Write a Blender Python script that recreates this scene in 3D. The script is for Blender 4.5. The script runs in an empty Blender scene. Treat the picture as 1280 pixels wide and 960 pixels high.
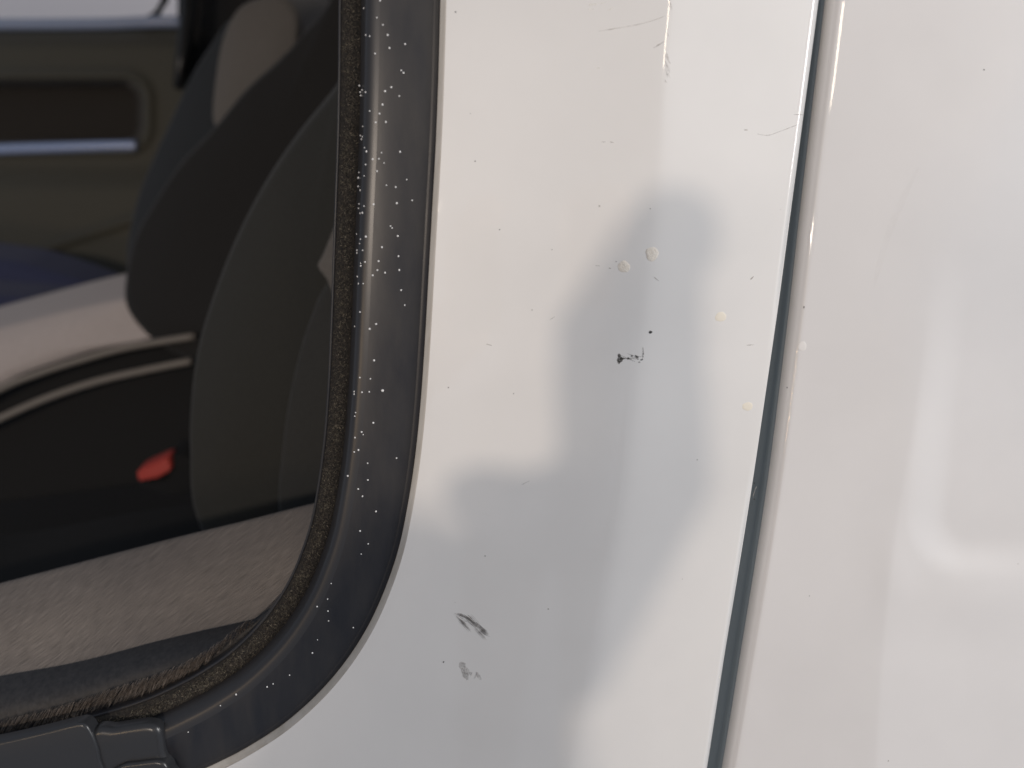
import bpy, bmesh, math, random
import numpy as np
from mathutils import Vector, Matrix
random.seed(7); rng = np.random.default_rng(7)
sc = bpy.context.scene
COL = sc.collection

# ------------------------------------------------------------------ measured frame
F = 961.0                      # focal length in photograph pixels (1280 wide)
D = 0.33                       # camera to door skin along the optical axis, metres
TILT = math.radians(18)        # tumblehome of the door skin
U_c = Vector((.075, .981, .176)).normalized()          # door "up" in camera axes
Z_c = Vector((0, 0, 1))
N_c = (Z_c - U_c * Z_c.dot(U_c)).normalized()          # door outward normal
R_c = U_c.cross(N_c).normalized()                      # door rearward direction
R_w = Vector((1, 0, 0)); U_w = Vector((0, math.sin(TILT), math.cos(TILT))); N_w = Vector((0, -math.cos(TILT), math.sin(TILT)))
O_w = Vector((0, 0, 1.10))
def c2w(v):                    # camera-axes vector -> world vector
    return R_w * v.dot(R_c) + U_w * v.dot(U_c) + N_w * v.dot(N_c)
O_c = Vector((0, 0, -D))
CAM = O_w + c2w(-O_c)
MMPX = D / F                   # metres on the door per photograph pixel

def uv(px, py, w=0.0):         # photograph point -> door coordinates (u, v) on the plane w
    r = Vector(((px - 640) / F, -(py - 480) / F, -1))
    s = (w + O_c.dot(N_c)) / r.dot(N_c)
    q = r * s - O_c
    return q.dot(R_c), q.dot(U_c)
def barrel(u, v):              # gentle crown of the body side
    return -0.10 * v * v - 0.03 * u * u
def Pd(u, v, w):               # door coordinates -> world
    return O_w + R_w * u + U_w * v + N_w * (w + barrel(u, v))
def P(px, py, w=0.0):
    u, v = uv(px, py); u, v = uv(px, py, w + barrel(u, v)); return Pd(u, v, w)
def Q(px, py, Z):              # point Z metres deep along the optical axis
    return CAM + c2w(Vector(((px - 640) / F, -(py - 480) / F, -1)) * Z)

# ------------------------------------------------------------------ camera
cam = bpy.data.objects.new('camera', bpy.data.cameras.new('camera')); COL.objects.link(cam)
M = Matrix.Identity(4)
for i, a in enumerate((Vector((1, 0, 0)), Vector((0, 1, 0)), Vector((0, 0, 1)))):
    w_ = c2w(a)
    for j in range(3): M[j][i] = w_[j]
M.translation = CAM
cam.matrix_world = M
cam.data.sensor_width = 36; cam.data.lens = 36 * F / 1280
cam.data.clip_start = 0.01; cam.data.clip_end = 60
cam.data.dof.use_dof = True; cam.data.dof.focus_distance = 0.350; cam.data.dof.aperture_fstop = 5.0
sc.camera = cam
sc.render.resolution_x, sc.render.resolution_y = 1024, 768

# ------------------------------------------------------------------ light
world = bpy.data.worlds.new('World'); sc.world = world; world.use_nodes = True
bg = world.node_tree.nodes['Background']; bg.inputs[0].default_value = (.79, .90, 1.09, 1); bg.inputs[1].default_value = .25
def dloc(u, v, w): return O_w + R_w * u + U_w * v + N_w * w
FOOT = uv(640, 480)            # replaced below by the real foot of the camera on the door
FOOT = ((CAM - O_w).dot(R_w), (CAM - O_w).dot(U_w))
def lamp(name, du, dv, w, size, power, col, shape='DISK', aim=(0.05, 0.0), size_y=None):
    l = bpy.data.lights.new(name, 'AREA'); l.shape = shape; l.size = size
    if size_y: l.size_y = size_y
    l.energy = power; l.color = col
    o = bpy.data.objects.new(name, l); COL.objects.link(o)
    o.location = dloc(FOOT[0] + du * w, FOOT[1] + dv * w, w)
    t = dloc(aim[0], aim[1], 0)
    o.rotation_euler = (t - o.location).to_track_quat('-Z', 'Y').to_euler()
    return o
KEY = lamp('key_lamp', -.26, .09, 3.0, .12, 24.5, (1, .85, .71))
lamp('second_lamp', -.31, .08, 3.0, .18, 4.5, (1, .86, .74))
lamp('glint_lamp', .345, .40, 3.0, .24, 5.0, (1, .84, .64), 'RECTANGLE', size_y=.40)
lamp('low_lamp', -.69, -.22, 3.0, .05, 9, (1, .70, .40), 'RECTANGLE', size_y=.5)
lamp('right_fill', 2.6, .95, 1.15, 1.2, 76, (.985, .965, .955), 'RECTANGLE', size_y=1.0)  # unseen soft fill, added to brighten the right-facing surfaces
sc.view_settings.view_transform = 'Standard'; sc.view_settings.look = 'None'
sc.view_settings.exposure = 0; sc.view_settings.gamma = 1; sc.view_settings.use_curve_mapping = False
sc.cycles.max_bounces = 8

# ------------------------------------------------------------------ materials
def mat(name, col, rough=.5, **kw):
    m = bpy.data.materials.new(name); m.use_nodes = True
    b = m.node_tree.nodes['Principled BSDF']
    b.inputs['Base Color'].default_value = (*col, 1); b.inputs['Roughness'].default_value = rough
    for k, v in kw.items(): b.inputs[k.replace('_', ' ')].default_value = v
    return m
def nodes(m): return m.node_tree.nodes, m.node_tree.links, m.node_tree.nodes['Principled BSDF']
def noise(n, l, scale, detail=3, rough=.5, vec_scale=None, rot=None, out='Object'):
    tc = n.new('ShaderNodeTexCoord'); t = n.new('ShaderNodeTexNoise')
    t.inputs['Scale'].default_value = scale; t.inputs['Detail'].default_value = detail; t.inputs['Roughness'].default_value = rough
    mp = n.new('ShaderNodeMapping'); l.new(tc.outputs[out], mp.inputs[0]); l.new(mp.outputs[0], t.inputs[0])
    if vec_scale: mp.inputs['Scale'].default_value = vec_scale
    if rot: mp.inputs['Rotation'].default_value = rot
    return t
def ramp(n, l, src, stops):
    r = n.new('ShaderNodeValToRGB'); l.new(src, r.inputs[0])
    e = r.color_ramp.elements
    while len(e) < len(stops): e.new(.5)
    for q, (p, c) in zip(e, stops): q.position = p; q.color = (*c, 1)
    return r
def bump(n, l, b, src, strength, dist, inp='Normal'):
    k = n.new('ShaderNodeBump'); k.inputs['Strength'].default_value = strength; k.inputs['Distance'].default_value = dist
    l.new(src, k.inputs['Height']); l.new(k.outputs[0], b.inputs[inp]); return k

def paint_material(name, col=(.80, .785, .765)):
    m = mat(name, col, .42, Coat_Weight=1.0, Coat_Roughness=.04, Coat_IOR=1.5)
    n, l, b = nodes(m)
    # faint dirt film, plus tiny dust and chip specks
    big = noise(n, l, 14, 4, .55)
    r1 = ramp(n, l, big.outputs[0], [(.30, tuple(c * .955 for c in col)), (.70, tuple(min(1, c * 1.015) for c in col))])
    vo = n.new('ShaderNodeTexVoronoi'); vo.inputs['Scale'].default_value = 165; vo.inputs['Randomness'].default_value = 1
    tc = n.new('ShaderNodeTexCoord'); l.new(tc.outputs['Object'], vo.inputs[0])
    sel = n.new('ShaderNodeMath'); sel.operation = 'GREATER_THAN'; sel.inputs[1].default_value = .985
    sep = n.new('ShaderNodeSeparateColor'); l.new(vo.outputs['Color'], sep.inputs[0]); l.new(sep.outputs[0], sel.inputs[0])
    near = n.new('ShaderNodeMapRange'); near.inputs[1].default_value = .045; near.inputs[2].default_value = .085; near.inputs[3].default_value = 1; near.inputs[4].default_value = 0
    l.new(vo.outputs['Distance'], near.inputs[0])
    mul = n.new('ShaderNodeMath'); mul.operation = 'MULTIPLY'; l.new(sel.outputs[0], mul.inputs[0]); l.new(near.outputs[0], mul.inputs[1])
    mul2 = n.new('ShaderNodeMath'); mul2.operation = 'MULTIPLY'; l.new(mul.outputs[0], mul2.inputs[0]); l.new(sep.outputs[1], mul2.inputs[1])
    mix = n.new('ShaderNodeMix'); mix.data_type = 'RGBA'; l.new(mul2.outputs[0], mix.inputs['Factor'])
    l.new(r1.outputs[0], mix.inputs['A']); mix.inputs['B'].default_value = (.38, .36, .33, 1)
    l.new(mix.outputs['Result'], b.inputs['Base Color'])
    peel = noise(n, l, 420, 2)
    bump(n, l, b, peel.outputs[0], .035, .0006, 'Coat Normal')
    return m
PAINT = paint_material('white_paint')
PAINT2 = paint_material('white_paint_side', (.79, .775, .765))
FLANGE = mat('grimy_flange_paint', (.62, .58, .51), .7)
n, l, b = nodes(FLANGE); t = noise(n, l, 90, 4, .6, (1, 1, .25)); r = ramp(n, l, t.outputs[0], [(.30, (.56, .53, .47)), (.62, (.72, .695, .65))]); l.new(r.outputs[0], b.inputs['Base Color'])

RUBBER = mat('black_seal_rubber', (.022, .022, .025), .30)
n, l, b = nodes(RUBBER); t = noise(n, l, 60, 4, .55, (1.6, 1.6, .12)); r = ramp(n, l, t.outputs[0], [(.3, (.014, .015, .020)), (.75, (.034, .032, .032))]); l.new(r.outputs[0], b.inputs['Base Color'])
t2 = noise(n, l, 90, 3, .5, (1.5, 1.5, .2)); rr = n.new('ShaderNodeMapRange'); rr.inputs[3].default_value = .34; rr.inputs[4].default_value = .50; l.new(t2.outputs[0], rr.inputs[0]); l.new(rr.outputs[0], b.inputs['Roughness'])
BEAD = mat('seal_bead_rubber', (.034, .034, .037), .33)
FLOCK = mat('dusty_flock', (.035, .030, .024), .95)
n, l, b = nodes(FLOCK); t = noise(n, l, 900, 3, .7); r = ramp(n, l, t.outputs[0], [(.35, (.008, .0075, .007)), (.65, (.035, .030, .025))]); l.new(r.outputs[0], b.inputs['Base Color'])
FIBRE = mat('flock_fibre', (.1, .085, .06), .85)
n, l, b = nodes(FIBRE); t = noise(n, l, 700, 2, .7); r = ramp(n, l, t.outputs[0], [(.32, (.014, .012, .010)), (.48, (.065, .053, .042)), (.60, (.11, .10, .072)), (.74, (.30, .25, .20))]); l.new(r.outputs[0], b.inputs['Base Color'])
SPECK = mat('white_overspray', (.80, .80, .80), .6)
GAPSHADE = mat('gap_shade_rubber', (.13, .165, .195), .65)  # dark colour also carries the shade inside the gap
DARKHOLE = mat('channel_shade', (.006, .006, .006), .7)  # near black, stands in for shade in the open channel
CAPM = mat('belt_moulding_plastic', (.030, .031, .034), .30)
n, l, b = nodes(CAPM); t = noise(n, l, 500, 3); bump(n, l, b, t.outputs[0], .12, .0004)
SILL = mat('grained_grey_plastic', (.105, .092, .085), .52)
n, l, b = nodes(SILL)
t = noise(n, l, 1900, 1.5, .5, (.040, 1, 1), None, 'UV'); t2 = noise(n, l, 22, 3)
r = ramp(n, l, t.outputs[0], [(.32, (.125, .108, .094)), (.68, (.245, .213, .188))])
mx = n.new('ShaderNodeMix'); mx.data_type = 'RGBA'; mx.blend_type = 'MULTIPLY'; mx.inputs['Factor'].default_value = .5
r2 = ramp(n, l, t2.outputs[0], [(.3, (.72, .72, .74)), (.7, (1, 1, 1))]); l.new(r.outputs[0], mx.inputs['A']); l.new(r2.outputs[0], mx.inputs['B']); l.new(mx.outputs['Result'], b.inputs['Base Color'])
bump(n, l, b, t.outputs[0], .7, .0007)
BELT = mat('belt_seal_rubber', (.022, .023, .026), .55)
n, l, b = nodes(BELT); t = noise(n, l, 380, 4, .6); r = ramp(n, l, t.outputs[0], [(.3, (.014, .014, .016)), (.8, (.040, .039, .041))]); l.new(r.outputs[0], b.inputs['Base Color']); bump(n, l, b, t.outputs[0], .3, .0006)
HAIR = mat('belt_seal_fibre', (.18, .152, .13), .6)
def fabric(name, col, rough=.9, sc_=700, sheen=.12):
    m = mat(name, col, rough, Sheen_Weight=sheen, Sheen_Roughness=.5); n, l, b = nodes(m); t = noise(n, l, sc_, 3, .6)
    r = ramp(n, l, t.outputs[0], [(.3, tuple(c * .8 for c in col)), (.7, tuple(c * 1.2 for c in col))]); l.new(r.outputs[0], b.inputs['Base Color']); bump(n, l, b, t.outputs[0], .15, .001); return m
SEAT_NEAR = fabric('charcoal_fabric_near', (.024, .024, .021))
SEAT_PANEL = fabric('slate_fabric', (.029, .029, .027))
SEAT_FAR = fabric('black_fabric', (.011, .010, .0095))
SEAT_BLUE = fabric('blue_black_fabric', (.022, .026, .031))
GREYFAB = fabric('grey_fabric', (.125, .115, .105))
CUSH = fabric('light_grey_fabric', (.48, .43, .415))
NAVY = fabric('navy_fabric', (.030, .036, .085))
PIPE = mat('grey_piping', (.20, .178, .155), .6)
BLACKFAB = fabric('black_cloth', (.0045, .0042, .0042), sheen=0)
RED = mat('red_plastic', (.46, .045, .03), .65)
CARD = fabric('olive_door_card', (.058, .054, .039), .7, 700)
POCKET = fabric('pocket_lining', (.024, .020, .016), .9)
CHROME = mat('satin_silver', (.42, .48, .66), .25, Metallic=.7)
LEDGE = mat('ledge_highlight', (.30, .35, .48), .2, Coat_Weight=1.0)  # pale blue puts the ledge's highlight into its colour
GLOSSBLK = mat('black_trim', (.012, .012, .012), .35)
WALL = mat('pale_wall', (.80, .76, .77), .6)
ROOF = mat('roof_lining', (.35, .34, .33), .8)

# ------------------------------------------------------------------ mesh helpers
def set_uv(me, coords):
    lay = me.uv_layers.new(name='UVMap')
    for lp in me.loops: lay.data[lp.index].uv = coords[lp.vertex_index]
def link(name, me, m, parent=None, smooth=True, label=None, kind=None):
    o = bpy.data.objects.new(name, me); COL.objects.link(o)
    if m is not None:
        me.materials.clear(); me.materials.append(m)
    if smooth: me.shade_smooth()
    if parent: o.parent = parent
    if label: o['label'] = label
    if kind: o['kind'] = kind
    return o
def mesh(name, verts, faces): 
    me = bpy.data.meshes.new(name); me.from_pydata([tuple(v) for v in verts], [], faces); me.validate(); me.update(); return me
def grid(rows):
    R_, C_ = len(rows), len(rows[0]); v = [p for r in rows for p in r]
    f = [(i * C_ + j, i * C_ + j + 1, (i + 1) * C_ + j + 1, (i + 1) * C_ + j) for i in range(R_ - 1) for j in range(C_ - 1)]
    return v, f
def spline(pts, n=12, closed=False):
    p = [np.array(q, float) for q in pts]; N = len(p); out = []
    segs = N if closed else N - 1
    for i in range(segs):
        if closed: a, b_, c, d = p[(i - 1) % N], p[i], p[(i + 1) % N], p[(i + 2) % N]
        else: a, b_, c, d = p[max(i - 1, 0)], p[i], p[i + 1], p[min(i + 2, N - 1)]
        for k in range(n):
            t = k / n
            out.append(.5 * ((2 * b_) + (c - a) * t + (2 * a - 5 * b_ + 4 * c - d) * t * t + (3 * b_ - a - 3 * c + d) * t ** 3))
    if not closed: out.append(p[-1])
    return np.array(out)
def fx(pts):                   # x as a smooth function of y
    s = spline(pts, 10)
    def f(y):
        if y < s[0, 1]: return float(s[0, 0] + (y - s[0, 1]) * (s[8, 0] - s[0, 0]) / (s[8, 1] - s[0, 1]))
        if y > s[-1, 1]: return float(s[-1, 0] + (y - s[-1, 1]) * (s[-1, 0] - s[-9, 0]) / (s[-1, 1] - s[-9, 1]))
        return float(np.interp(y, s[:, 1], s[:, 0]))
    return f
def sstep(a, b, x):
    t = min(1, max(0, (x - a) / (b - a))); return t * t * (3 - 2 * t)

van = bpy.data.objects.new('white_van', None); van.location = O_w; COL.objects.link(van)
van['label'] = 'white van side with chipped paint, black window seal and panel gap'; van['category'] = 'van'
def vlink(*a, **k):
    o = link(*a, parent=k.pop('parent', van), **k)
    o.matrix_parent_inverse = Matrix.Translation(-O_w) if o.parent is van else Matrix.Identity(4)
    return o
def sub(name, me, m, parent, **k):   # sub-part: its parent already sits at the world origin through the inverse
    return vlink(name, me, m, parent=parent, **k)

# ------------------------------------------------------------------ door skin
EDGE = [(578, -620), (571, -450), (566, -300), (562, -170), (560, -60), (558, 0), (555.5, 90), (552, 180), (547.5, 260), (543, 340), (538.5, 420), (533, 500), (526, 570), (517, 630), (504.5, 690), (487, 742), (465, 790), (437, 834), (403, 874), (362, 911), (322, 938), (282, 960), (225, 985), (150, 1008), (50, 1030), (-80, 1048), (-260, 1060), (-480, 1069), (-700, 1075)]
edge_px = spline(EDGE, 10)
edge_uv = np.array([uv(x, y, barrel(*uv(x, y)) - .0002) for x, y in edge_px])
seg = edge_uv[1:] - edge_uv[:-1]; arc = np.concatenate([[0], np.cumsum(np.hypot(seg[:, 0], seg[:, 1]))])
tang = np.gradient(edge_uv, axis=0); tang /= np.linalg.norm(tang, axis=1)[:, None]
inward = np.stack([tang[:, 1], -tang[:, 0]], 1)          # towards the window
if inward[0][0] > 0: inward = -inward
def edge_dist(u, v):
    d = np.hypot(edge_uv[:, 0] - u, edge_uv[:, 1] - v); i = int(d.argmin()); return d[i], i
xL = fx(EDGE)
xC = fx([(846, -170), (838.5, 0), (833, 60), (828, 150), (822, 250), (812, 350), (800, 450), (788, 560), (773, 680), (754, 790), (737, 880), (720, 960), (690, 1140)])
xR = fx([(1050, -170), (1028.5, 0), (1010, 140), (992, 270), (977, 380), (961, 490), (945, 600), (928, 710), (909, 830), (889, 960), (860, 1140)])
def skin_w(x, y):
    c = xC(y); s = (x - c) * MMPX
    soft = .0012 + .0034 * sstep(60, 330, y)               # the crease is crisp at the top and melts lower down
    ang = math.tan(math.radians(14))
    w = -ang * (.5 * (s + math.sqrt(s * s + soft * soft)) - .5 * soft)
    if x < c - 40:
        u, v = uv(x, y); d, _ = edge_dist(u, v)
        t = max(0, 1 - d / .014); w -= .0001 * t * t       # skin turns in towards the aperture
        t2 = max(0, 1 - d / .0042); w -= .0001 * t2 * t2
    return w
ys = np.concatenate([np.linspace(-600, -180, 24), np.linspace(-165, 1130, 190), np.linspace(1150, 1600, 22)])
rows = []
for y in ys:
    a, c, e = xL(y) if y < 1075 else -700.0, xC(y), xR(y)
    xs = list(a + (c - 26 - a) * np.linspace(0, 1, 46) ** 1.25) + list(np.linspace(c - 24, c + 30, 26)) + list(np.linspace(c + 36, e - 5, 22))
    r = [P(x, y, skin_w(x, y)) for x in xs]
    we = skin_w(e - 5, y); rad = .0008                      # rolled hem
    u0, v0 = uv(e - 5, y, we)
    for k in range(1, 8):
        t = math.pi * k / 8 * .56
        r.append(Pd(u0 + rad * math.sin(t), v0, we - rad * (1 - math.cos(t))))
    r.append(Pd(u0 + rad * .9, v0, we - .004)); r.append(Pd(u0 + rad * .4, v0, we - .011)); r.append(Pd(u0 - .012, v0, we - .012))
    rows.append(r)
door = vlink('door_panel', mesh('door_panel', *grid(rows)), PAINT, label='white painted door panel with soft crease and scuffs')

# sweep along the window edge
def sweep(prof, i0=0, i1=None, step=1):
    idx = range(i0, len(edge_uv) if i1 is None else i1, step); rows = []
    for i in idx:
        rows.append([Pd(edge_uv[i, 0] + inward[i, 0] * d, edge_uv[i, 1] + inward[i, 1] * d, w) for d, w in prof])
    return grid(rows)
px = MMPX
E0 = -.0002                                                 # skin level at the aperture edge
fl = [(-3 * px, E0 - .0001), (.3 * px, E0 - .0001), (1.8 * px, E0 - .0004), (3.2 * px, E0 - .0011), (5 * px, E0 - .0018), (7 * px, E0 - .0026), (9 * px, E0 - .0038), (9.5 * px, -.012)]
sub('window_flange', mesh('window_flange', *sweep(fl)), FLANGE, door, label='grimy cream painted lip along the window seal')

# black seal: profile is distance from the aperture edge against height
SEALP = np.array([(7.5, -12), (7.0, -5.5), (7.4, -3.9), (9, -3.1), (12, -2.8), (14, -2.75), (15.5, -2.8), (17.5, -2.65), (22, -2.3), (30, -1.75), (40, -1.15), (50, -.62), (60, -.20), (68, .05), (75, .16), (82, .12), (88, -.25), (92, -1.0), (95, -2.2), (97.5, -3.8), (100, -5.4), (103, -7.5), (105, -9.5), (108, -11)])
sp = spline([(a, b_) for a, b_ in SEALP], 4)
def seal_w(d): return float(np.interp(d / px, sp[4:, 0], sp[4:, 1])) * .001
spA = sp[sp[:, 0] <= 77]; spB = sp[sp[:, 0] >= spA[-1, 0]]
seal = vlink('window_seal', mesh('window_seal', *sweep([(a * px, b_ * .001) for a, b_ in spA])), RUBBER, label='glossy black rubber window seal dotted with white specks')
sub('seal_bead', mesh('seal_bead', *sweep([(a * px, b_ * .001) for a, b_ in spB])), BEAD, seal, label='shinier rounded bead along the inner edge of the seal')
flk = spline([(103, -9), (107, -8.2), (113, -7.6), (120, -7.9), (126, -9), (129.5, -10.5), (131, -13), (131, -30)], 4)
flock = sub('flock_strip', mesh('flock_strip', *sweep([(a * px, b_ * .001) for a, b_ in flk])), FLOCK, seal, label='dusty brown flocked strip inside the seal')
lipp = [(128.5, -9.6), (130.2, -9.2), (131.8, -9.6), (132.2, -11), (132, -40)]
sub('inner_lip', mesh('inner_lip', *sweep([(a * px, b_ * .001) for a, b_ in lipp])), RUBBER, seal)
# flock fibres
V, Fc = [], []
for k in range(12000):
    i = rng.integers(0, len(edge_uv) - 1); t = rng.random()
    e = edge_uv[i] * (1 - t) + edge_uv[i + 1] * t; nn = inward[i]
    d = (104 + 24 * rng.beta(2.2, 2.2)) * px; w = float(np.interp(d / px, flk[:, 0], flk[:, 1])) * .001
    a = rng.uniform(0, 2 * math.pi); ln = rng.uniform(.0005, .0015); wd = rng.uniform(.00009, .00020)
    du, dv = math.cos(a), math.sin(a); u, v = e + nn * d
    h = rng.uniform(.0001, .0012)
    q = len(V)
    V += [Pd(u - dv * wd, v + du * wd, w), Pd(u + dv * wd, v - du * wd, w), Pd(u + du * ln, v + dv * ln, w + h)]
    Fc.append((q, q + 1, q + 2))
sub('flock_fibres', mesh('flock_fibres', V, Fc), FIBRE, seal, smooth=False, kind='stuff')

# white overspray specks on the seal
S4 = [(300,3),(214,33),(284,88),(314,124),(338,175),(425,220),(347,240),(228,172),(248,180),(275,268),(406,352),(417,364),(356,436),(325,456),(396,480),(312,523),(248,555),(297,568),(278,612),(329,610),(212,630),(207,445),(228,460),(197,457),(194,425),(199,473),(198,674),(210,681),(204,693),(223,738),(232,757),(307,763),(400,759),(263,796),(294,794),(228,823),(320,815),(285,856),(221,879),(433,898),(332,926),(378,935),(190,860),(187,887),(199,950)]
S5 = [(360,20),(328,44),(252,33),(350,202),(279,288),(332,294),(392,353),(326,359),(290,361),(251,358),(251,371),(258,463),(254,481),(346,514),(288,560),(296,573),(255,588),(462,691),(251,660),(272,650),(318,716),(319,800),(271,845),(293,880),(360,958),(219,780)]
SM = [(224,12),(238,37),(232,118),(227,145),(264,133),(321,122),(240,175),(255,173),(460,115),(552,98),(422,252),(432,264),(466,312),(216,300),(275,316),(243,331),(237,357),(371,379),(219,398),(218,414),(256,398),(470,433),(351,463),(270,468),(244,475),(245,491),(344,517),(390,532),(475,516),(316,548),(224,556),(231,598),(259,598),(486,637),(508,727),(240,768),(336,840),(298,870),(207,856)]
SL = [(1194,30),(1208,55),(1253,105),(1200,170),(1227,213),(1204,247),(1104,345),(1092,397),(1057,422),(1093,437),(1095,470),(1177,493),(1058,533),(1041,577),(965,651),(910,680),(890,690),(787,715),(735,752),(627,841)]
pts = [(400 + x / 4, y / 4, 1) for x, y in S4] + [(380 + x / 4, 400 + y / 4, 1) for x, y in S5] + [(400 + x / 4.8, 230 + y / 4.8, 1) for x, y in SM] + [(x / 2.667, 600 + y / 2.667, 1) for x, y in SL]
V, Fc = [], []
for x, y, s in pts:
    u, v = uv(x, y); d, i = edge_dist(u, v); w = seal_w(d) - .00002
    u, v = uv(x, y, w * .9 + barrel(u, v))
    d, i = edge_dist(u, v); w = seal_w(d) if d / px < 99 else -.0055
    R0 = .00042 * rng.uniform(.75, 1.15) * (1.75 if (abs(x - 478) < 1.5 and abs(y - 488.2) < 1.5) else 1)
    q = len(V); K = 7; ph = rng.random() * 6
    sx, sy = rng.uniform(.85, 1.15), rng.uniform(.85, 1.15)
    for ring, (rr_, hh) in enumerate(((1, -.2), (.85, .35), (.45, .6))):
        for k in range(K):
            a = ph + k * 2 * math.pi / K
            V.append(Pd(u + R0 * rr_ * sx * math.cos(a), v + R0 * rr_ * sy * math.sin(a), w + R0 * hh * .7))
    V.append(Pd(u, v, w + R0 * .5))
    for ring in range(2):
        for k in range(K): Fc.append((q + ring * K + k, q + ring * K + (k + 1) % K, q + (ring + 1) * K + (k + 1) % K, q + (ring + 1) * K + k))
    for k in range(K): Fc.append((q + 2 * K + k, q + 2 * K + (k + 1) % K, q + 3 * K))
sub('overspray_specks', mesh('overspray_specks', V, Fc), SPECK, seal, kind='stuff', label='tiny white overspray specks on the black seal')

# ------------------------------------------------------------------ wear on the door panel
def onskin(x, y, lift=.00006):
    return P(x, y, skin_w(x, y) + lift)
BLOB = mat('cream_primer_blister', (.80, .755, .68), .55)
n, l, b = nodes(BLOB); t = noise(n, l, 900, 3, .7); r = ramp(n, l, t.outputs[0], [(.3, (.74, .67, .58)), (.6, (.84, .79, .71))]); l.new(r.outputs[0], b.inputs['Base Color']); bump(n, l, b, t.outputs[0], .6, .0006)
BLOB2 = mat('cream_touch_up', (.82, .765, .66), .5)
BLOB3 = mat('white_touch_up', (.82, .80, .78), .4)
def blister(cx, cy, rx, ry, h, m, label, fn=onskin, par=None, name='paint_blister'):
    K = 22; V, Fc = [], []; jit = [1 + rng.uniform(-.10, .10) + .07 * math.sin(2 * 2 * math.pi * q_ / K + cx) + .05 * math.sin(3 * 2 * math.pi * q_ / K + cy) for q_ in range(K)]
    prof = [(1.0, -.00002), (.95, h * .30), (.82, h * .68), (.55, h * .92), (.28, h * 1.0)]
    for rr_, hh in prof:
        for k in range(K):
            a = 2 * math.pi * k / K; s = rr_ * (jit[k] * .6 + .2 * jit[k - 1] + .2)
            V.append(fn(cx + rx * s * math.cos(a), cy + ry * s * math.sin(a), hh + rng.uniform(-.07, .07) * h * (rr_ < .9)))
    V.append(fn(cx, cy, h))
    for q in range(len(prof) - 1):
        for k in range(K): Fc.append((q * K + k, q * K + (k + 1) % K, (q + 1) * K + (k + 1) % K, (q + 1) * K + k))
    for k in range(K): Fc.append(((len(prof) - 1) * K + k, (len(prof) - 1) * K + (k + 1) % K, len(V) - 1))
    sub(name, mesh(name, V, Fc), m, par or door, label=label)
blister(780, 333.5, 7.6, 7.6, .00018, BLOB, 'cream round paint blister, lower of the close pair')
blister(815, 317.5, 8.6, 8.6, .00021, BLOB, 'largest cream round paint blister, upper of the close pair')
blister(901, 396, 6.8, 6.2, .00012, BLOB2, 'yellowish touch-up dab in the middle of the rear door edge')
blister(934.5, 508, 7.0, 5.2, .00012, BLOB2, 'yellowish touch-up dab nearest the panel gap')

def mark_material(name, col, density, scale=900, stretch=None, rot=None):
    m = bpy.data.materials.new(name); m.use_nodes = True; n, l, b = nodes(m)
    b.inputs['Base Color'].default_value = (*col, 1); b.inputs['Roughness'].default_value = .6
    tr = n.new('ShaderNodeBsdfTransparent'); mx = n.new('ShaderNodeMixShader'); t = noise(n, l, scale, 3, .7, stretch, rot)
    mr = n.new('ShaderNodeMapRange'); mr.inputs[1].default_value = .5 - .22; mr.inputs[2].default_value = .5 + .22
    sp_ = min(.35, density); mr.inputs[3].default_value = density - sp_; mr.inputs[4].default_value = min(1, density + sp_)
    l.new(t.outputs[0], mr.inputs[0]); l.new(mr.outputs[0], mx.inputs[0]); l.new(tr.outputs[0], mx.inputs[1]); l.new(b.outputs[0], mx.inputs[2])
    l.new(mx.outputs[0], n['Material Output'].inputs[0]); return m
INK = mark_material('black_chip', (.015, .014, .012), .95)
INKS = mark_material('black_smear', (.05, .047, .040), .62, 1500)
RUBS = mark_material('rubber_scuff', (.24, .225, .215), .28, 350)
RUBL = mark_material('light_scuff', (.38, .365, .35), .22, 350)
HAIRL = mark_material('hairline_scratch', (.38, .35, .32), .42, 500)
BRIGHT = mark_material('scratch_and_glint', (.92, .90, .85), .7, 500)
def stroke_mesh(strokes, fn=onskin):
    V, Fc = [], []
    for k_, (pts_, w0) in enumerate(strokes):
        s = spline(pts_, 6) if len(pts_) > 2 else np.array([np.array(pts_[0]) * (1 - t) + np.array(pts_[1]) * t for t in np.linspace(0, 1, 6)])
        tg = np.gradient(s, axis=0); tg /= (np.linalg.norm(tg, axis=1)[:, None] + 1e-9); q = len(V); L = len(s)
        lift = .00005 + .000004 * k_
        for i in range(L):
            w = w0 * (.12 + .88 * math.sin(math.pi * (i + .3) / (L - .4)) ** .6) * rng.uniform(.75, 1.25) * .5
            nx, ny = -tg[i][1], tg[i][0]
            V += [fn(s[i][0] + nx * w, s[i][1] + ny * w, lift), fn(s[i][0] - nx * w, s[i][1] - ny * w, lift)]
        for i in range(L - 1): Fc.append((q + 2 * i, q + 2 * i + 1, q + 2 * i + 3, q + 2 * i + 2))
    return mesh('marks', V, Fc)
def blobs_mesh(items, fn=onskin):
    V, Fc = [], []
    for j, (cx, cy, rx, ry) in enumerate(items):
        q = len(V); K = 11; V.append(fn(cx, cy, .00007 + .000003 * j))
        for k in range(K):
            a = 2 * math.pi * k / K; s = rng.uniform(.7, 1.2); V.append(fn(cx + rx * s * math.cos(a), cy + ry * s * math.sin(a), .00006 + .000003 * j))
        for k in range(K): Fc.append((q, q + 1 + k, q + 1 + (k + 1) % K))
    return mesh('marks', V, Fc)
sub('paint_chip', blobs_mesh([(813.2, 415.4, 2.0, 2.0)]), INK, door, label='round black chip right above the black smear')
o = 740, 380; k4 = 1280 / 120
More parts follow.
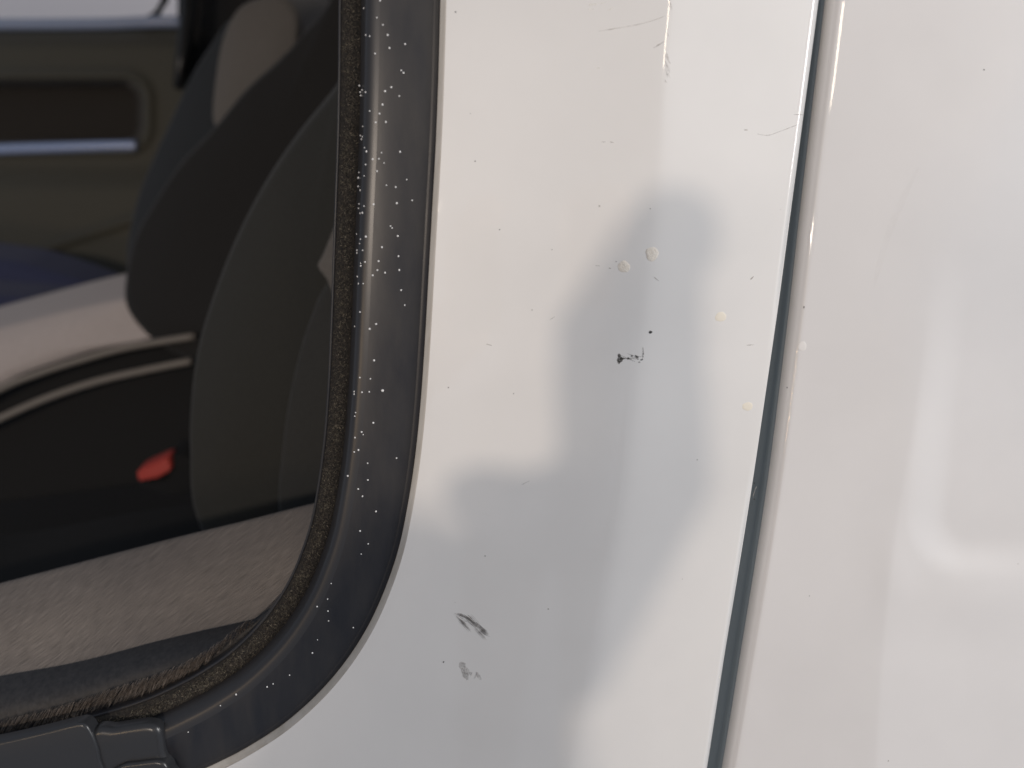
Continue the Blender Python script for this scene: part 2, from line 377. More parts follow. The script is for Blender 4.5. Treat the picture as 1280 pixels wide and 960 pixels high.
sm = [(375, 735, 40, 48), (395, 730, 26, 22), (362, 690, 20, 28), (358, 775, 18, 22), (418, 725, 18, 14), (486, 726, 18, 17), (532, 694, 17, 14), (600, 708, 22, 18), (585, 690, 12, 10), (630, 776, 13, 9), (660, 745, 15, 10), (683, 665, 10, 9), (680, 700, 7, 12), (672, 740, 7, 10), (520, 735, 12, 6), (612, 735, 10, 7), (440, 728, 12, 5)]
sub('black_smear', blobs_mesh([(o[0] + a / k4, o[1] + b_ / k4, c / k4, d / k4) for a, b_, c, d in sm]), INKS, door, label='broken black transfer smear across the crease')
st = [([(788.5 + rng.uniform(-17, 17), 447 + rng.uniform(-5, 5)), (789 + rng.uniform(-17, 17), 448 + rng.uniform(-5, 5))], .5) for _ in range(5)] + [([(803.6, 434), (804.0, 441), (803.4, 449)], .8)]
sub('smear_hairs', stroke_mesh(st), INKS, door)
# long rubber scuff
q8 = lambda a, b_: (540 + a / 8, 740 + b_ / 8)
st = [([q8(225, 215), q8(300, 240), q8(370, 275), q8(440, 335), q8(510, 410), q8(560, 440)], 2.6), ([q8(440, 300), q8(490, 355), q8(540, 395), q8(565, 430)], 3.2), ([q8(490, 370), q8(530, 400), q8(560, 425)], 2.6), ([q8(235, 235), q8(300, 290), q8(340, 320)], 1.6),
      ([q8(270, 280), q8(320, 330), q8(375, 390)], 1.1), ([q8(320, 225), q8(380, 280), q8(420, 320)], 1.5), ([q8(360, 230), q8(410, 280), q8(450, 330)], 1.1), ([q8(425, 345), q8(480, 405), q8(540, 465)], 1.2), ([q8(250, 215), q8(300, 225), q8(330, 250)], 1.4), ([q8(290, 290), q8(330, 310)], 2.0), ([q8(330, 250), q8(390, 300), q8(440, 350)], 2.2)]
fine = []
for p_, w_ in st:
    fine.append((p_, w_))
    for _ in range(4):
        ox, oy = rng.normal(0, 1.3), rng.normal(0, 1.3); lo = rng.uniform(0, .35)
        fine.append(([(p_[0][0] * (1 - lo) + p_[1][0] * lo + ox, p_[0][1] * (1 - lo) + p_[1][1] * lo + oy)] + [(x + ox + rng.normal(0, .3), y + oy + rng.normal(0, .3)) for x, y in p_[1:]], rng.uniform(.4, 1.1)))
sub('rubber_scuff', stroke_mesh(fine), RUBS, door, label='long diagonal grey rubber scuff low on the door')
st = [([q8(285, 700), q8(315, 770), q8(355, 880)], 5.5), ([q8(290, 710), q8(340, 720)], 2), ([q8(320, 740), q8(350, 800), q8(345, 850)], 4), ([q8(375, 800), q8(400, 840)], 2.4), ([q8(440, 800), q8(470, 850), q8(490, 880)], 3), ([q8(385, 850), q8(400, 800)], 1.4), ([q8(420, 870), q8(450, 810)], 1.6), ([q8(300, 760), q8(330, 860)], 3.5)]
sub('faint_scuff', stroke_mesh([(p, w * 1.4) for p, w in st]), RUBL, door, label='short faint grey scuff below the rubber scuff')
z7 = lambda a, b_: (880 + a / 3.2, b_ / 3.2); z3 = lambda a, b_: (700 + a / 6.4, b_ / 6.4)
st = [([z7(213, 536), z7(255, 541), z7(300, 527), z7(385, 494)], .75), ([z7(360, 458), z7(398, 459)], .9), ([z7(160, 519), z7(177, 520)], 1.4), ([(748, 39), (800, 30), (832, 20)], .6), (([(817, 60), (830, 52)]), 1.3), ([(771, 35), (760, 37.5)], .6), ([(938, 349.5), (942, 345.5)], 1.5), ([(744, 332), (750, 332.5)], .8), ([(760.5, 335), (764, 335.5)], 1.0), ([(817, 346), (824, 351.5)], .8), ([(933, 431.5), (943, 431)], .8), ([(652, 606), (662, 601)], .9), ([(608, 430), (615, 432)], .8), ([(687, 400), (693, 396)], .7), ([(752, 177.5), (757, 177.5)], .8), ([(762, 177.5), (767, 177.8)], .8), ([(941, 622), (944, 612), (946, 608)], 1.0)]
for x0, y0, x1, y1 in ((833, 69, 839, 80), (832, 74, 837, 93), (834, 66, 837, 74), (833, 86, 836, 97), (834, 78, 838.5, 91), (832, 100, 834, 103), (838, 0, 841, 13), (834, 40, 837, 46)):
    st.append(([(x0 - 1, y0), (x1 - 1, y1)], 1.0))
sub('hairline_scratches', stroke_mesh(st), HAIRL, door, label='hairline scratches near the crease and the rear edge', kind='stuff')
st = [([(736, 6), (746, 5)], 3.0), ([(750, 5), (758, 2)], 1.2), ([(760, 13), (767, 9)], 1.4), ([(765, 36.5), (771, 35)], 1.1), ([(735, 12), (742, 11)], 1.2), ([(746, 85), (750, 85)], 2.0), ([(835, 92), (838, 98)], .8), ([(835.5, 80), (838, 88)], .6)]  # the top spot is a lamp glint drawn as pale strokes
sub('scratches_and_glints', stroke_mesh(st), BRIGHT, door, label='pale scratches and painted glints at the top of the door', kind='stuff')
DOTS = [(569.5, 15, 1.3), (594, 201.5, 1.0), (624.5, 287, 1.0), (588, 142, .8), (560.5, 484.5, 1.1), (813, 261, .9), (943, 604, 1.2), (943, 624, 1.5), (690, 312, .8), (770, 327, .9), (554.5, 827.5, 1.3), (642, 492, .8), (986, 298, .8), (1015, 66, .8), (1001, 224, .7)]
sub('dirt_dots', blobs_mesh([(a, b_, c * .8, c * .8) for a, b_, c in DOTS if a < 960]), INKS, door, kind='stuff')

# ------------------------------------------------------------------ neighbouring side panel
xE = fx([(1225, -170), (1205, 0), (1193, 200), (1178, 340), (1158, 450), (1138, 560), (1121, 660), (1109, 760), (1101, 860), (1096, 960), (1092, 1140)])
def rrect_sd(x, y, x0, y0, x1, y1, r):
    cx, cy, hx, hy = (x0 + x1) / 2, (y0 + y1) / 2, (x1 - x0) / 2 - r, (y1 - y0) / 2 - r
    dx, dy = abs(x - cx) - hx, abs(y - cy) - hy
    return math.hypot(max(dx, 0), max(dy, 0)) + min(max(dx, dy), 0) - r
_hy = np.linspace(-620, 1620, 90); _hw = [skin_w(xR(y) - 5, y) for y in _hy]
def HEM(y): return float(np.interp(y, _hy, _hw))
def side_w(x, y):
    w = HEM(y) - .0008
    e = xE(y); s = (x - e) * MMPX
    soft = .030 * (1 - sstep(150, 560, y)) + .0013
    ang = math.tan(math.radians(4 + 6.5 * sstep(200, 620, y)))
    w -= ang * (.5 * (s + math.sqrt(s * s + soft * soft)) - .5 * soft)
    # scooped bowl, deepest at its lower lip
    xx = x + (y - 690) * .10
    sd = rrect_sd(xx, y, 1146, 250, 1620, 706, 66)
    rp = min(1, max(0, (y - 300) / 390)); depth = .0044 * rp - .055 * rp * max(0, min((x - 1150) * MMPX, .060))
    w -= depth * sstep(20, -34, sd)
    # soft swelling below the bowl
    w += .0016 * math.exp(-((x - 1225) / 75) ** 2 - ((y - 745) / 42) ** 2)
    w += .0007 * math.exp(-((x - 1118) / 26) ** 2 - ((y - 715) / 45) ** 2)
    return w
rows = []
for y in np.concatenate([np.linspace(-600, -180, 30), np.linspace(-165, 1130, 250), np.linspace(1150, 1600, 26)]):
    gg = 27 + 8 * sstep(100, 700, y)
    g = xR(y) + gg - 25; wE = side_w(g + 34, y); r = []
    u0, v0 = uv(g + 25, y, wE); rad = .0040
    for k in range(0, 13):
        t = math.pi / 2 * k / 12
        r.append(Pd(u0 - rad * math.cos(t), v0, wE - rad * 2.1 * (1 - math.sin(t))))
    for x in list(np.linspace(g + 28, xE(y) - 30, 16)) + list(np.linspace(xE(y) - 26, xE(y) + 26, 22)) + list(np.linspace(xE(y) + 30, 1480, 70)) + list(np.linspace(1500, 1950, 16)):
        r.append(P(x, y, side_w(x, y)))
    rows.append(r)
side = vlink('side_panel', mesh('side_panel', *grid(rows)), PAINT2, label='white body panel behind the gap with a scooped recess')
onside = lambda x, y, lift=.00006: P(x, y, side_w(x, y) + lift)
blister(1003, 433, 5.5, 6.0, .00010, BLOB3, 'pale dab beside the panel gap on the body panel', fn=onside, par=side)
sub('dirt_dots', blobs_mesh([(984, 484.5, 1.0, 1.0), (1230.5, 87, .9, .9), (1005, 384, .8, 2), (1012, 745, .7, .7)], fn=onside), INKS, side, kind='stuff')
DUST = mark_material('tan_dust', (.62, .54, .44), .02, 200)
sub('dust_streak', stroke_mesh([([(1148, 210), (1128, 250), (1108, 300), (1092, 360)], 9)], fn=onside), DUST, side, kind='stuff')
# dark rubber strip, also standing in for shade on the jamb behind the gap
rows = []
for y in np.linspace(-600, 1600, 50):
    g = xR(y); gg = 27 + 8 * sstep(100, 700, y); uu, vv = uv(g + gg, y, HEM(y)); h0 = HEM(y)
    rows.append([Pd(uu - .030, vv, h0 - .015), Pd(uu - .012, vv, h0 - .015), Pd(uu - .0066, vv, h0 - .0138), Pd(uu - .0056, vv, h0 - .0122), Pd(uu - .0049, vv, h0 - .0108), Pd(uu - .0043, vv, h0 - .0100), Pd(uu - .0026, vv, h0 - .0096)])
vlink('gap_shade_strip', mesh('gap_shade_strip', *grid(rows)), GAPSHADE, label='blue-black rubber strip, also standing in for shade deep in the panel gap')

# ------------------------------------------------------------------ inside of the door: sill, belt seal, moulding cap
def ruled(top, bot, wt, wb, nseg=10, prof=None, ext=None):
    a, c = spline(top, 10), spline(bot, 10); n_ = 90
    ia = np.linspace(0, len(a) - 1, n_); ic = np.linspace(0, len(c) - 1, n_)
    A = np.stack([np.interp(ia, range(len(a)), a[:, k]) for k in (0, 1)], 1); C = np.stack([np.interp(ic, range(len(c)), c[:, k]) for k in (0, 1)], 1)
    rows = []
    for i in range(n_):
        r = []
        for j in range(nseg + 1):
            t = j / nseg; w = wt + (wb - wt) * t + (prof(t) if prof else 0)
            x, y = A[i] * (1 - t) + C[i] * t
            u, v = uv(x, y, w); r.append(dloc(u, v, w))
        rows.append(r)
    return rows
# grey grained sill: back rolled edge + flat
top = [(-650, 884), (-420, 830), (-200, 777), (-60, 744), (0, 729.5), (75, 710), (150, 690.5), (225, 671), (300, 653), (360, 637.5), (412, 624.5), (480, 607), (560, 585)]
bot = [(-650, 972), (-420, 930), (-200, 886), (-60, 859), (0, 847), (75, 834), (130, 821.5), (187, 806), (250, 792), (330, 774), (400, 757), (480, 738), (560, 720)]
rows = ruled(top, bot, -.085, -.040, 24, prof=lambda t: .007 * math.sin(math.pi * t) * (1 - t))
for r in rows:
    a = r[0]; roll = []
    for k in range(1, 7):
        t = k / 6 * math.pi * .6
        roll.append(a + N_w * (-.009 * math.sin(t)) + Vector((0, 0, -.012 * (1 - math.cos(t)))))
    roll.append(a + N_w * (-.012) + Vector((0, 0, -.30)))
    r[:0] = roll[::-1]
sill_me = mesh('inner_sill', *grid(rows))
ca, sa = math.cos(math.radians(24)), math.sin(math.radians(24))
set_uv(sill_me, [(i * .0065 * ca - j * .0026 * sa, i * .0065 * sa + j * .0026 * ca) for i in range(len(rows)) for j in range(len(rows[0]))])
vlink('inner_sill', sill_me, SILL, label='grained grey plastic sill on the inside of the door')
# dark belt seal with brushed edge
top2 = [(-650, 970), (-420, 928), (-200, 884), (-60, 857), (0, 845), (75, 832), (130, 819.5), (187, 804), (250, 789), (330, 771), (400, 752), (450, 738)]
bot2 = [(-650, 1030), (-420, 994), (-200, 950), (-60, 922), (0, 905), (70, 888), (131, 868), (180, 852), (225, 835), (262, 815), (311, 778), (360, 745)]
rows = ruled(top2, bot2, -.040, -.022, 14, prof=lambda t: .004 * math.sin(math.pi * t))
for r in rows:
    for k in range(1, 6): r.append(r[14 + 0] + N_w * (.0015 - .0030 * k / 5 * k / 5) + U_w * (-.0030 * k))
belt = vlink('belt_seal', mesh('belt_seal', *grid(rows)), BELT, label='dark rubber belt seal with frayed brushed edge')
V, Fc = [], []
bb = spline(bot2, 10); 
for k in range(2600):
    t = rng.random() * .92; i = t * (len(bb) - 1)
    x = np.interp(i, range(len(bb)), bb[:, 0]); y = np.interp(i, range(len(bb)), bb[:, 1])
    x += rng.uniform(-2, 2); y += rng.uniform(-5, 5) 
    if x < -40: continue
    w = -.0190 + rng.uniform(-.0004, .0006); ln = rng.uniform(16, 30) * (1 if x < 225 else max(.3, 1 - (x - 225) / 110)); a = math.radians(rng.normal(-126 + 0, 7))
    dx, dy = math.cos(a) * ln, -math.sin(a) * ln
    wd = rng.uniform(.35, .8); q = len(V)
    def W(xx, yy, ww):
        u, v = uv(xx, yy, ww); return dloc(u, v, ww)
    V += [W(x + wd, y - wd, w), W(x - wd, y + wd, w), W(x + dx * .55 - wd, y + dy * .55 + wd, w + .0012), W(x + dx * .55 + wd, y + dy * .55 - wd, w + .0012), W(x + dx, y + dy, w - .0006)]
    Fc += [(q, q + 1, q + 2, q + 3), (q + 3, q + 2, q + 4)]
sub('brush_fibres', mesh('brush_fibres', V, Fc), HAIR, belt, smooth=False, kind='stuff')
# black sheet standing in for the shade in the channel under the belt seal
rows = [[dloc(*uv(x, y, -.03), -.03) for x in (-700, -400, -100, 60, 180, 300, 380)] for y in (900, 930, 960, 1100)]
vlink('channel_shade_sheet', mesh('channel_shade_sheet', *grid(rows)), DARKHOLE)

def slab(outline, w0, w1, bev, nsp=6, smooth=True, closed_spline=True):
    o_ = spline(outline, nsp, True) if closed_spline else np.array(outline, float)
    pts_ = np.array([uv(x, y, w1) for x, y in o_]); N = len(pts_)
    tg = np.roll(pts_, -1, 0) - np.roll(pts_, 1, 0); tg /= (np.linalg.norm(tg, axis=1)[:, None] + 1e-12)
    area = .5 * np.sum(pts_[:, 0] * np.roll(pts_[:, 1], -1) - np.roll(pts_[:, 0], -1) * pts_[:, 1])
    nr = np.stack([-tg[:, 1], tg[:, 0]], 1) * (1 if area > 0 else -1)     # inward
    rings = [(0, w0)] + [(bev * (1 - math.cos(t)), w1 - bev * (1 - math.sin(t))) for t in np.linspace(0, math.pi / 2, 6)]
    V, Fc = [], []
    for ins, w in rings:
        for k in range(N): p = pts_[k] + nr[k] * ins; V.append(dloc(p[0], p[1], w))
    for q in range(len(rings) - 1):
        for k in range(N): Fc.append((q * N + k, q * N + (k + 1) % N, (q + 1) * N + (k + 1) % N, (q + 1) * N + k))
    Fc.append(tuple((len(rings) - 1) * N + k for k in range(N)))
    me = mesh('slab', V, Fc)
    return me
capA = [(112, 918), (140, 912.5), (165, 908.5), (180, 907), (192, 909), (199, 916), (202, 928), (204.5, 945), (212, 962), (222, 985), (200, 1010), (120, 1030), (100, 980)]
cap = vlink('belt_moulding', slab(capA, -.007, -.0005, .0032), CAPM, label='black plastic end cap of the belt moulding')
capB = [(-640, 1046), (-420, 1006), (-200, 962), (-120, 950), (-40, 935), (0, 927.5), (50, 916), (88, 906.5), (100, 904.8), (107, 908), (112, 915), (119, 930), (124, 950), (128, 990), (60, 1040), (-120, 1052), (-400, 1066), (-640, 1072)]
sub('moulding_bar', slab(capB, -.006, .0012, .0016), CAPM, cap)
ridge = [(150, 958), (170, 954.5), (185, 952.5), (195, 952), (204, 955), (210, 966), (205, 985), (150, 995), (130, 975)]
sub('moulding_ridge', slab(ridge, -.01, .0020, .0016), CAPM, cap)

# ------------------------------------------------------------------ cabin
LAT = Vector((0, 1, 0))
def pod(outline, Z, depth, bulge=.03, closed=True, nsp=6, ctr=None):
    o_ = spline(outline, nsp, True); c = o_.mean(0) if ctr is None else np.array(ctr); N = len(o_)
    V, Fc = [], []
    rings = [(1, depth), (1, .02)] + [(math.cos(t) * .10 + .90, -bulge * .55 * math.sin(t)) for t in np.linspace(0.2, math.pi / 2, 5)] + [(.7, -bulge * .85), (.4, -bulge), (.12, -bulge * 1.03)]
    for s, dz in rings:
        for k in range(N):
            p = c + (o_[k] - c) * s; V.append(Q(p[0], p[1], Z) + LAT * dz)
    R_ = len(rings)
    for q in range(R_ - 1):
        for k in range(N): Fc.append((q * N + k, q * N + (k + 1) % N, (q + 1) * N + (k + 1) % N, (q + 1) * N + k))
    Fc.append(tuple((R_ - 1) * N + k for k in range(N)))
    return mesh('pod', V, Fc)
def tube_world(pts_, rad, K=10):
    V, Fc = [], []; p = [Vector(q) for q in pts_]; rad = rad if isinstance(rad, (list, tuple)) else [rad] * len(p)
    for i, q in enumerate(p):
        t = (p[min(i + 1, len(p) - 1)] - p[max(i - 1, 0)]).normalized(); a = t.cross(Vector((.3, .2, 1))).normalized(); b_ = t.cross(a)
        for k in range(K): an = 2 * math.pi * k / K; V.append(q + (a * math.cos(an) + b_ * math.sin(an)) * rad[i])
    for i in range(len(p) - 1):
        for k in range(K): Fc.append((i * K + k, i * K + (k + 1) % K, (i + 1) * K + (k + 1) % K, (i + 1) * K + k))
    Fc.append(tuple(range(K))[::-1]); Fc.append(tuple((len(p) - 1) * K + k for k in range(K)))
    return V, Fc
def part(name, label=None):
    e = bpy.data.objects.new(name, None); COL.objects.link(e); e.parent = van; e.matrix_parent_inverse = Matrix.Translation(-O_w)
    if label: e['label'] = label
    return e
near = part('near_seat', 'charcoal seat right behind the window opening')
sub('backrest', pod([(455, 60), (420, 108), (372, 168), (330, 232), (296, 300), (270, 368), (252, 430), (244, 490), (242, 560), (250, 640), (300, 720), (420, 760), (560, 740), (600, 500), (600, 200), (540, 40)], .62, .40, .035), SEAT_NEAR, near)
sub('side_panel_insert', pod([(520, 300), (420, 345), (388, 400), (366, 480), (354, 560), (352, 650), (400, 720), (520, 720), (570, 500)], .575, .05, .012), SEAT_PANEL, near)
sub('recline_cover', pod([(440, 240), (422, 275), (404, 318), (398, 332), (410, 350), (428, 385), (470, 380), (500, 300)], .565, .03, .006), GREYFAB, near)
sub('cushion', pod([(-260, 790), (-60, 768), (90, 740), (200, 724), (300, 720), (350, 780), (330, 900), (0, 1000), (-260, 960)], .60, .10, .02), BLACKFAB, near)
far = part('far_seat', 'black seat on the far side with pale grey cushion')
sub('backrest', pod([(455, -40), (400, 20), (352, 72), (310, 110), (268, 160), (226, 205), (196, 250), (172, 292), (160, 340), (164, 390), (220, 440), (330, 470), (480, 440), (560, 250), (560, -20)], .98, .10, .03), SEAT_FAR, far)
sub('inner_bolster', pod([(300, 20), (262, 60), (238, 100), (215, 150), (190, 205), (170, 260), (160, 330), (180, 400), (300, 400), (380, 200), (360, 60)], 1.12, .35, .02), SEAT_BLUE, far)
sub('headrest', pod([(318, 0), (352, -6), (372, 14), (374, 44), (366, 80), (342, 118), (308, 142), (282, 165), (268, 150), (271, 100), (280, 50), (297, 14)], 1.03, .20, .02), GREYFAB, far)
sub('cushion', pod([(-220, 470), (-80, 430), (0, 408), (60, 392), (120, 378), (165, 369), (180, 373), (192, 392), (201, 412), (195, 420), (120, 436), (40, 462), (0, 480), (-100, 515), (-220, 545)], .99, .12, .02, ctr=(40, 430)), CUSH, far)
sub('cushion_corner', pod([(160, 371), (200, 372), (235, 385), (250, 412), (244, 424), (200, 424), (176, 410)], 1.0, .12, .015), SEAT_BLUE, far)
sub('cushion_base', pod([(-220, 530), (-60, 500), (0, 478), (60, 458), (130, 438), (200, 424), (250, 418), (300, 440), (300, 560), (200, 600), (-220, 640)], 1.0, .30, .01), BLACKFAB, far)
sub('bolster_insert', pod([(-220, 300), (0, 322), (60, 335), (110, 352), (146, 370), (110, 380), (0, 364), (-220, 350)], 1.22, .06, .015, ctr=(40, 345)), NAVY, far)
sub('seat_insert', pod([(-220, 360), (0, 368), (60, 374), (110, 380), (100, 396), (0, 430), (-120, 470), (-220, 470)], 1.16, .06, .015, ctr=(20, 390)), NAVY, far)
for pts_, rd in (([(-200, 590), (-90, 535), (0, 486), (50, 466), (100, 450), (160, 434), (244, 420)], .0045), ([(-200, 610), (-90, 566), (0, 523), (60, 497), (120, 477), (180, 463), (240, 451)], .0045)):
    V, Fc = tube_world([Q(x, y, .955) for x, y in spline(pts_, 6)], rd); sub('piping', mesh('piping', V, Fc), PIPE, far)
buckle = part('seat_belt_buckle', 'red release button of a seat belt buckle in the dark cabin')
sub('button', pod([(172, 591), (174, 588), (190, 580), (207, 573), (211, 574), (214, 584), (212, 588), (198, 596), (194, 597), (178, 600), (174, 599)], .86, .02, .003), RED, buckle)
sub('housing', pod([(210, 570), (232, 568), (246, 580), (244, 604), (224, 618), (190, 612), (176, 603), (200, 600), (214, 592)], .87, .03, .006), BLACKFAB, buckle)
# far door: card with a pocket, strip, ledge, pillar
ZD = 1.45
def card_rows(fn):
    rows = []
    for y in np.linspace(34, 430, 100):
        rows.append([Q(x, y, ZD + fn(x, y)) for x in np.linspace(-300, 232, 130)])
    return rows
def pocket_depth(x, y):
    sd = rrect_sd(x, y, -600, 100, 180, 184, 26)
    d = .07 * sstep(2, -10, sd)
    d -= .012 * math.exp(-((sd - 6) / 6) ** 2)
    d += .03 * sstep(60, 34, y) - .02 * sstep(205, 240, y)
    d -= .014 * math.exp(-((y - (330 - max(0, x) * .33)) / 5) ** 2) * (x > -200)
    return d
v_, f_ = grid(card_rows(pocket_depth))
def split(fs, keep):
    return [f for i, f in enumerate(fs) if keep(i)]
ncol = 129
inside = lambda i: rrect_sd(-300 + (i % ncol + .5) * 532 / 129, 34 + (i // ncol + .5) * 396 / 99, -600, 100, 180, 184, 26) < -3
fdoor = part('far_door', 'inside of the far door with olive card and silver strip')
sub('door_card', mesh('door_card', v_, split(f_, lambda i: not inside(i))), CARD, fdoor)
sub('pocket', mesh('pocket', v_, split(f_, inside)), POCKET, fdoor)
V, Fc = tube_world([Q(x, y, ZD - .012) for x, y in spline([(-300, 200), (-100, 192), (0, 187), (80, 184.5), (140, 183), (172, 182.5)], 6)], .0115, 12); sub('silver_strip', mesh('silver_strip', V, Fc), CHROME, fdoor)
V, Fc = tube_world([Q(x, y, ZD + .005) for x, y in spline([(-300, 32), (-100, 30), (0, 30.5), (120, 30), (180, 28), (226, 27)], 6)], .011, 12); sub('window_ledge', mesh('window_ledge', V, Fc), LEDGE, fdoor)
V, Fc = tube_world([Q(x, y, ZD - .02) for x, y in [(238, -160), (238, -40), (236, 20), (228, 70), (222, 110)]], [.016, .016, .015, .012, .008]); sub('seat_belt', mesh('seat_belt', V, Fc), GLOSSBLK, fdoor)
V, Fc = tube_world([Q(x, y, ZD + .03) for x, y in [(214, -160), (212, -40), (206, 0), (196, 18), (176, 30)]], .007); sub('window_frame', mesh('window_frame', V, Fc), GLOSSBLK, fdoor)
rows = [[Q(x, y, ZD + .06) for x in (222, 300, 420, 520)] for y in (-260, 0, 200, 430)]
sub('pillar_trim', mesh('pillar_trim', *grid(rows)), SEAT_FAR, fdoor)
# cabin floor and roof close the dark interior
def box(pmin, pmax, m, name):
    bm = bmesh.new(); bmesh.ops.create_cube(bm, size=1)
    for v in bm.verts: v.co = Vector([(a + b_) / 2 + v.co[k] * (b_ - a) for k, (a, b_) in enumerate(zip(pmin, pmax))])
    bmesh.ops.bevel(bm, geom=bm.edges[:], offset=.012, segments=2, affect='EDGES')
    me = bpy.data.meshes.new(name); bm.to_mesh(me); bm.free(); return vlink(name, me, m, smooth=False)
box((-1.1, .30, 1.62), (.9, 1.42, 1.66), ROOF, 'roof')
box((-1.1, .10, .30), (.9, 1.5, .34), BLACKFAB, 'cabin_floor')
box((.42, .12, .34), (.46, 1.42, 1.62), SEAT_FAR, 'bulkhead')
# pale wall seen past the far window
bm = bmesh.new(); bmesh.ops.create_cube(bm, size=1)
for v in bm.verts: v.co = Vector((v.co.x * 4 - .8, 3.0 + v.co.y * .1, 1.3 + v.co.z * 2.6))
me = bpy.data.meshes.new('wall'); bm.to_mesh(me); bm.free()
wl = link('wall', me, WALL, smooth=False); wl['kind'] = 'structure'; wl['label'] = 'pale wall seen through the far side window'; wl['category'] = 'wall'

# ------------------------------------------------------------------ photographer whose shadow falls on the door
KL = KEY.location
def S(px_, py_, w):            # the point at height w above the door whose key-lamp shadow falls at a photograph point
    p = P(px_, py_, 0); hp = (KL - p).dot(N_w); return p + (KL - p) * (w / hp)
def capsule(bm, a, b_, ra, rb, K=14):
    a, b_ = Vector(a), Vector(b_); t = (b_ - a).normalized(); x = t.cross(Vector((.31, .2, .93))).normalized(); y = t.cross(x)
    rings = []
    for k in range(1, 5): an = math.pi / 2 * k / 5; rings.append((a - t * ra * math.cos(an), ra * math.sin(an)))
    rings.append((a, ra)); rings.append((b_, rb))
    for k in range(4, 0, -1): an = math.pi / 2 * k / 5; rings.append((b_ + t * rb * math.cos(an), rb * math.sin(an)))
    vs = [[bm.verts.new(c + (x * math.cos(2 * math.pi * k / K) + y * math.sin(2 * math.pi * k / K)) * r) for k in range(K)] for c, r in rings]
    for i in range(len(vs) - 1):
        for k in range(K): bm.faces.new((vs[i][k], vs[i][(k + 1) % K], vs[i + 1][(k + 1) % K], vs[i + 1][k]))
    bm.faces.new(vs[0][::-1]); bm.faces.new(vs[-1])
def remeshed(name, caps, voxel):
    bm = bmesh.new()
    for c in caps: capsule(bm, *c)
    me = bpy.data.meshes.new(name); bm.to_mesh(me); bm.free()
    o = bpy.data.objects.new(name, me); COL.objects.link(o)
    m = o.modifiers.new('r', 'REMESH'); m.mode = 'VOXEL'; m.voxel_size = voxel
    s = o.modifiers.new('s', 'SMOOTH'); s.iterations = 6; s.factor = .5
    me2 = bpy.data.meshes.new_from_object(o.evaluated_get(bpy.context.evaluated_depsgraph_get()))
    bpy.data.objects.remove(o); return me2
SKIN = mat('skin', (.55, .36, .27), .55, Subsurface_Weight=.1)
JACKET = fabric('pale_bounce_jacket', (.52, .54, .60)); JEANS = fabric('trousers', (.04, .05, .08))  # unseen jacket made pale to bounce light onto the door
mm = lambda p: p * px
PH = .342
phone_c = [S(x, y, PH) for x, y in ((722, 372), (862, 392), (866, 590), (742, 690))]
phone = bpy.data.objects.new('smartphone', None); COL.objects.link(phone)
c0 = sum(phone_c, Vector()) / 4
me = bpy.data.meshes.new('phone')
bm = bmesh.new()
ex = ((phone_c[1] - phone_c[0]) + (phone_c[2] - phone_c[3])) * .25; ey = ((phone_c[3] - phone_c[0]) + (phone_c[2] - phone_c[1])) * .25
bmesh.ops.create_cube(bm, size=2)
for v in bm.verts: v.co = c0 + ex * v.co.x + ey * v.co.y + N_w * (.004 * v.co.z)
bmesh.ops.bevel(bm, geom=bm.edges[:], offset=.0038, segments=3, affect='EDGES')
bm.to_mesh(me); bm.free()
ph = link('smartphone', me, GLOSSBLK); bpy.data.objects.remove(phone); ph.name = 'smartphone'
ph['label'] = 'dark smartphone held up in front of the white van door'; ph['category'] = 'phone'
h = .365
wrist = S(628, 780, .43); elbow = S(560, 1500, .95)
sh = elbow + Vector((.20, -.26, .14))
neck = sh + Vector((.18, -.02, .08)); hip = Vector((neck.x - .02, neck.y + .0, .98))
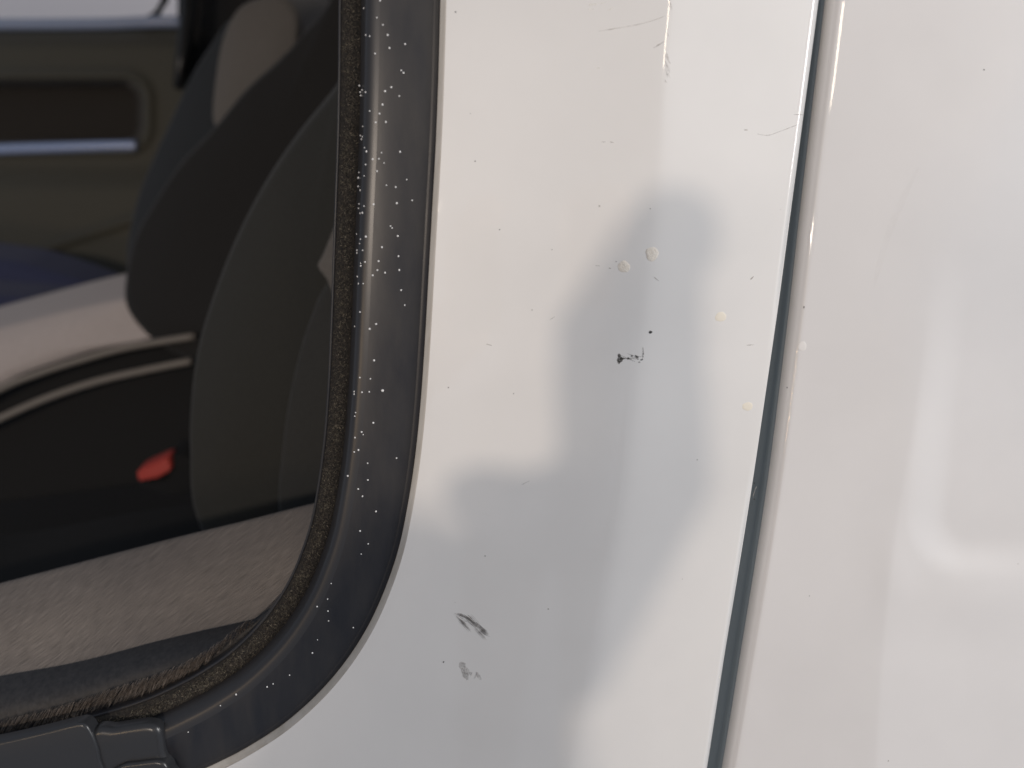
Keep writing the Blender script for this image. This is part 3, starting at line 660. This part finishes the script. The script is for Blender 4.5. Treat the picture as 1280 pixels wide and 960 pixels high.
hand = [
    (S(770, 640, h), S(700, 690, h + .01), mm(72), mm(70)),           # palm
    (S(690, 670, h), wrist, mm(84), mm(96)),
    (S(775, 560, h), S(800, 430, h - .005), mm(64), mm(54)),          # hand behind the phone
    (S(790, 430, h - .005), S(842, 300, h - .012), mm(56), mm(44)),
    (S(740, 420, h - .005), S(825, 290, h - .012), mm(40), mm(40)),
    (S(812, 600, h), S(785, 680, h), mm(70), mm(58)),
    (S(780, 690, h), S(700, 830, h + .05), mm(58), mm(62)),
    (S(825, 480, h), S(828, 600, h), mm(52), mm(56)),   # raised forefinger
    (S(845, 300, h - .012), S(846, 284, h - .015), mm(48), mm(47)),
    (S(745, 600, h), S(730, 450, h), mm(42), mm(33)),                 # fingers round the left edge
    (S(730, 450, h), S(775, 372, h - .012), mm(32), mm(27)),
    (S(810, 600, h), S(842, 480, h), mm(46), mm(32)),
    (S(810, 640, h), S(840, 590, h), mm(46), mm(36)),
    (S(680, 660, h), S(612, 618, h), mm(52), mm(38)),                 # thumb
    (S(612, 618, h), S(586, 616, h - .01), mm(36), mm(30)),
    (wrist, elbow, mm(92), .040),
    (neck, neck + Vector((.02, .03, .13)), .062, .058), (neck + Vector((.03, .05, .20)), neck + Vector((.03, .05, .27)), .085, .092), (neck + Vector((.05, .13, .18)), neck + Vector((.05, .12, .16)), .03, .04),
]
person = link('person', remeshed('person', hand, .0035), SKIN)
person['label'] = 'person in pale light-bouncing jacket holding a phone towards the van'; person['category'] = 'person'
fore = wrist.lerp(elbow, .30)
jk = [(fore, elbow, .043, .050), (elbow, sh, .052, .07), (sh, neck, .080, .085), (neck, neck + Vector((.20, -.03, -.03)), .085, .08), (neck + Vector((.20, -.03, -.03)), neck + Vector((.27, .03, -.33)), .07, .055), (neck + Vector((.27, .03, -.33)), neck + Vector((.20, .14, -.5)), .052, .045),
      (neck + Vector((.08, 0, -.10)), hip + Vector((.06, 0, 0)), .115, .12), (neck + Vector((-.10, 0, -.10)), hip + Vector((-.08, 0, 0)), .115, .12)]
jk.append((S(520, 740, .56), S(400, 1100, .75), .034, .05))  # unseen limb added here and below to shade the lower-left door
jk.append((S(400, 1100, .75), S(380, 1600, .95), .05, .06))
j = link('jacket', remeshed('jacket', jk, .008), JACKET, parent=person)
tr = []
for s in (-1, 1): tr += [(hip + Vector((.10 * s, 0, 0)), hip + Vector((.11 * s, .02, -.46)), .095, .065), (hip + Vector((.11 * s, .02, -.46)), Vector((hip.x + .12 * s, hip.y, .09)), .062, .05), (Vector((hip.x + .12 * s, hip.y, .05)), Vector((hip.x + .13 * s, hip.y + .15, .045)), .05, .042)]
link('trousers', remeshed('trousers', tr, .010), JEANS, parent=person)
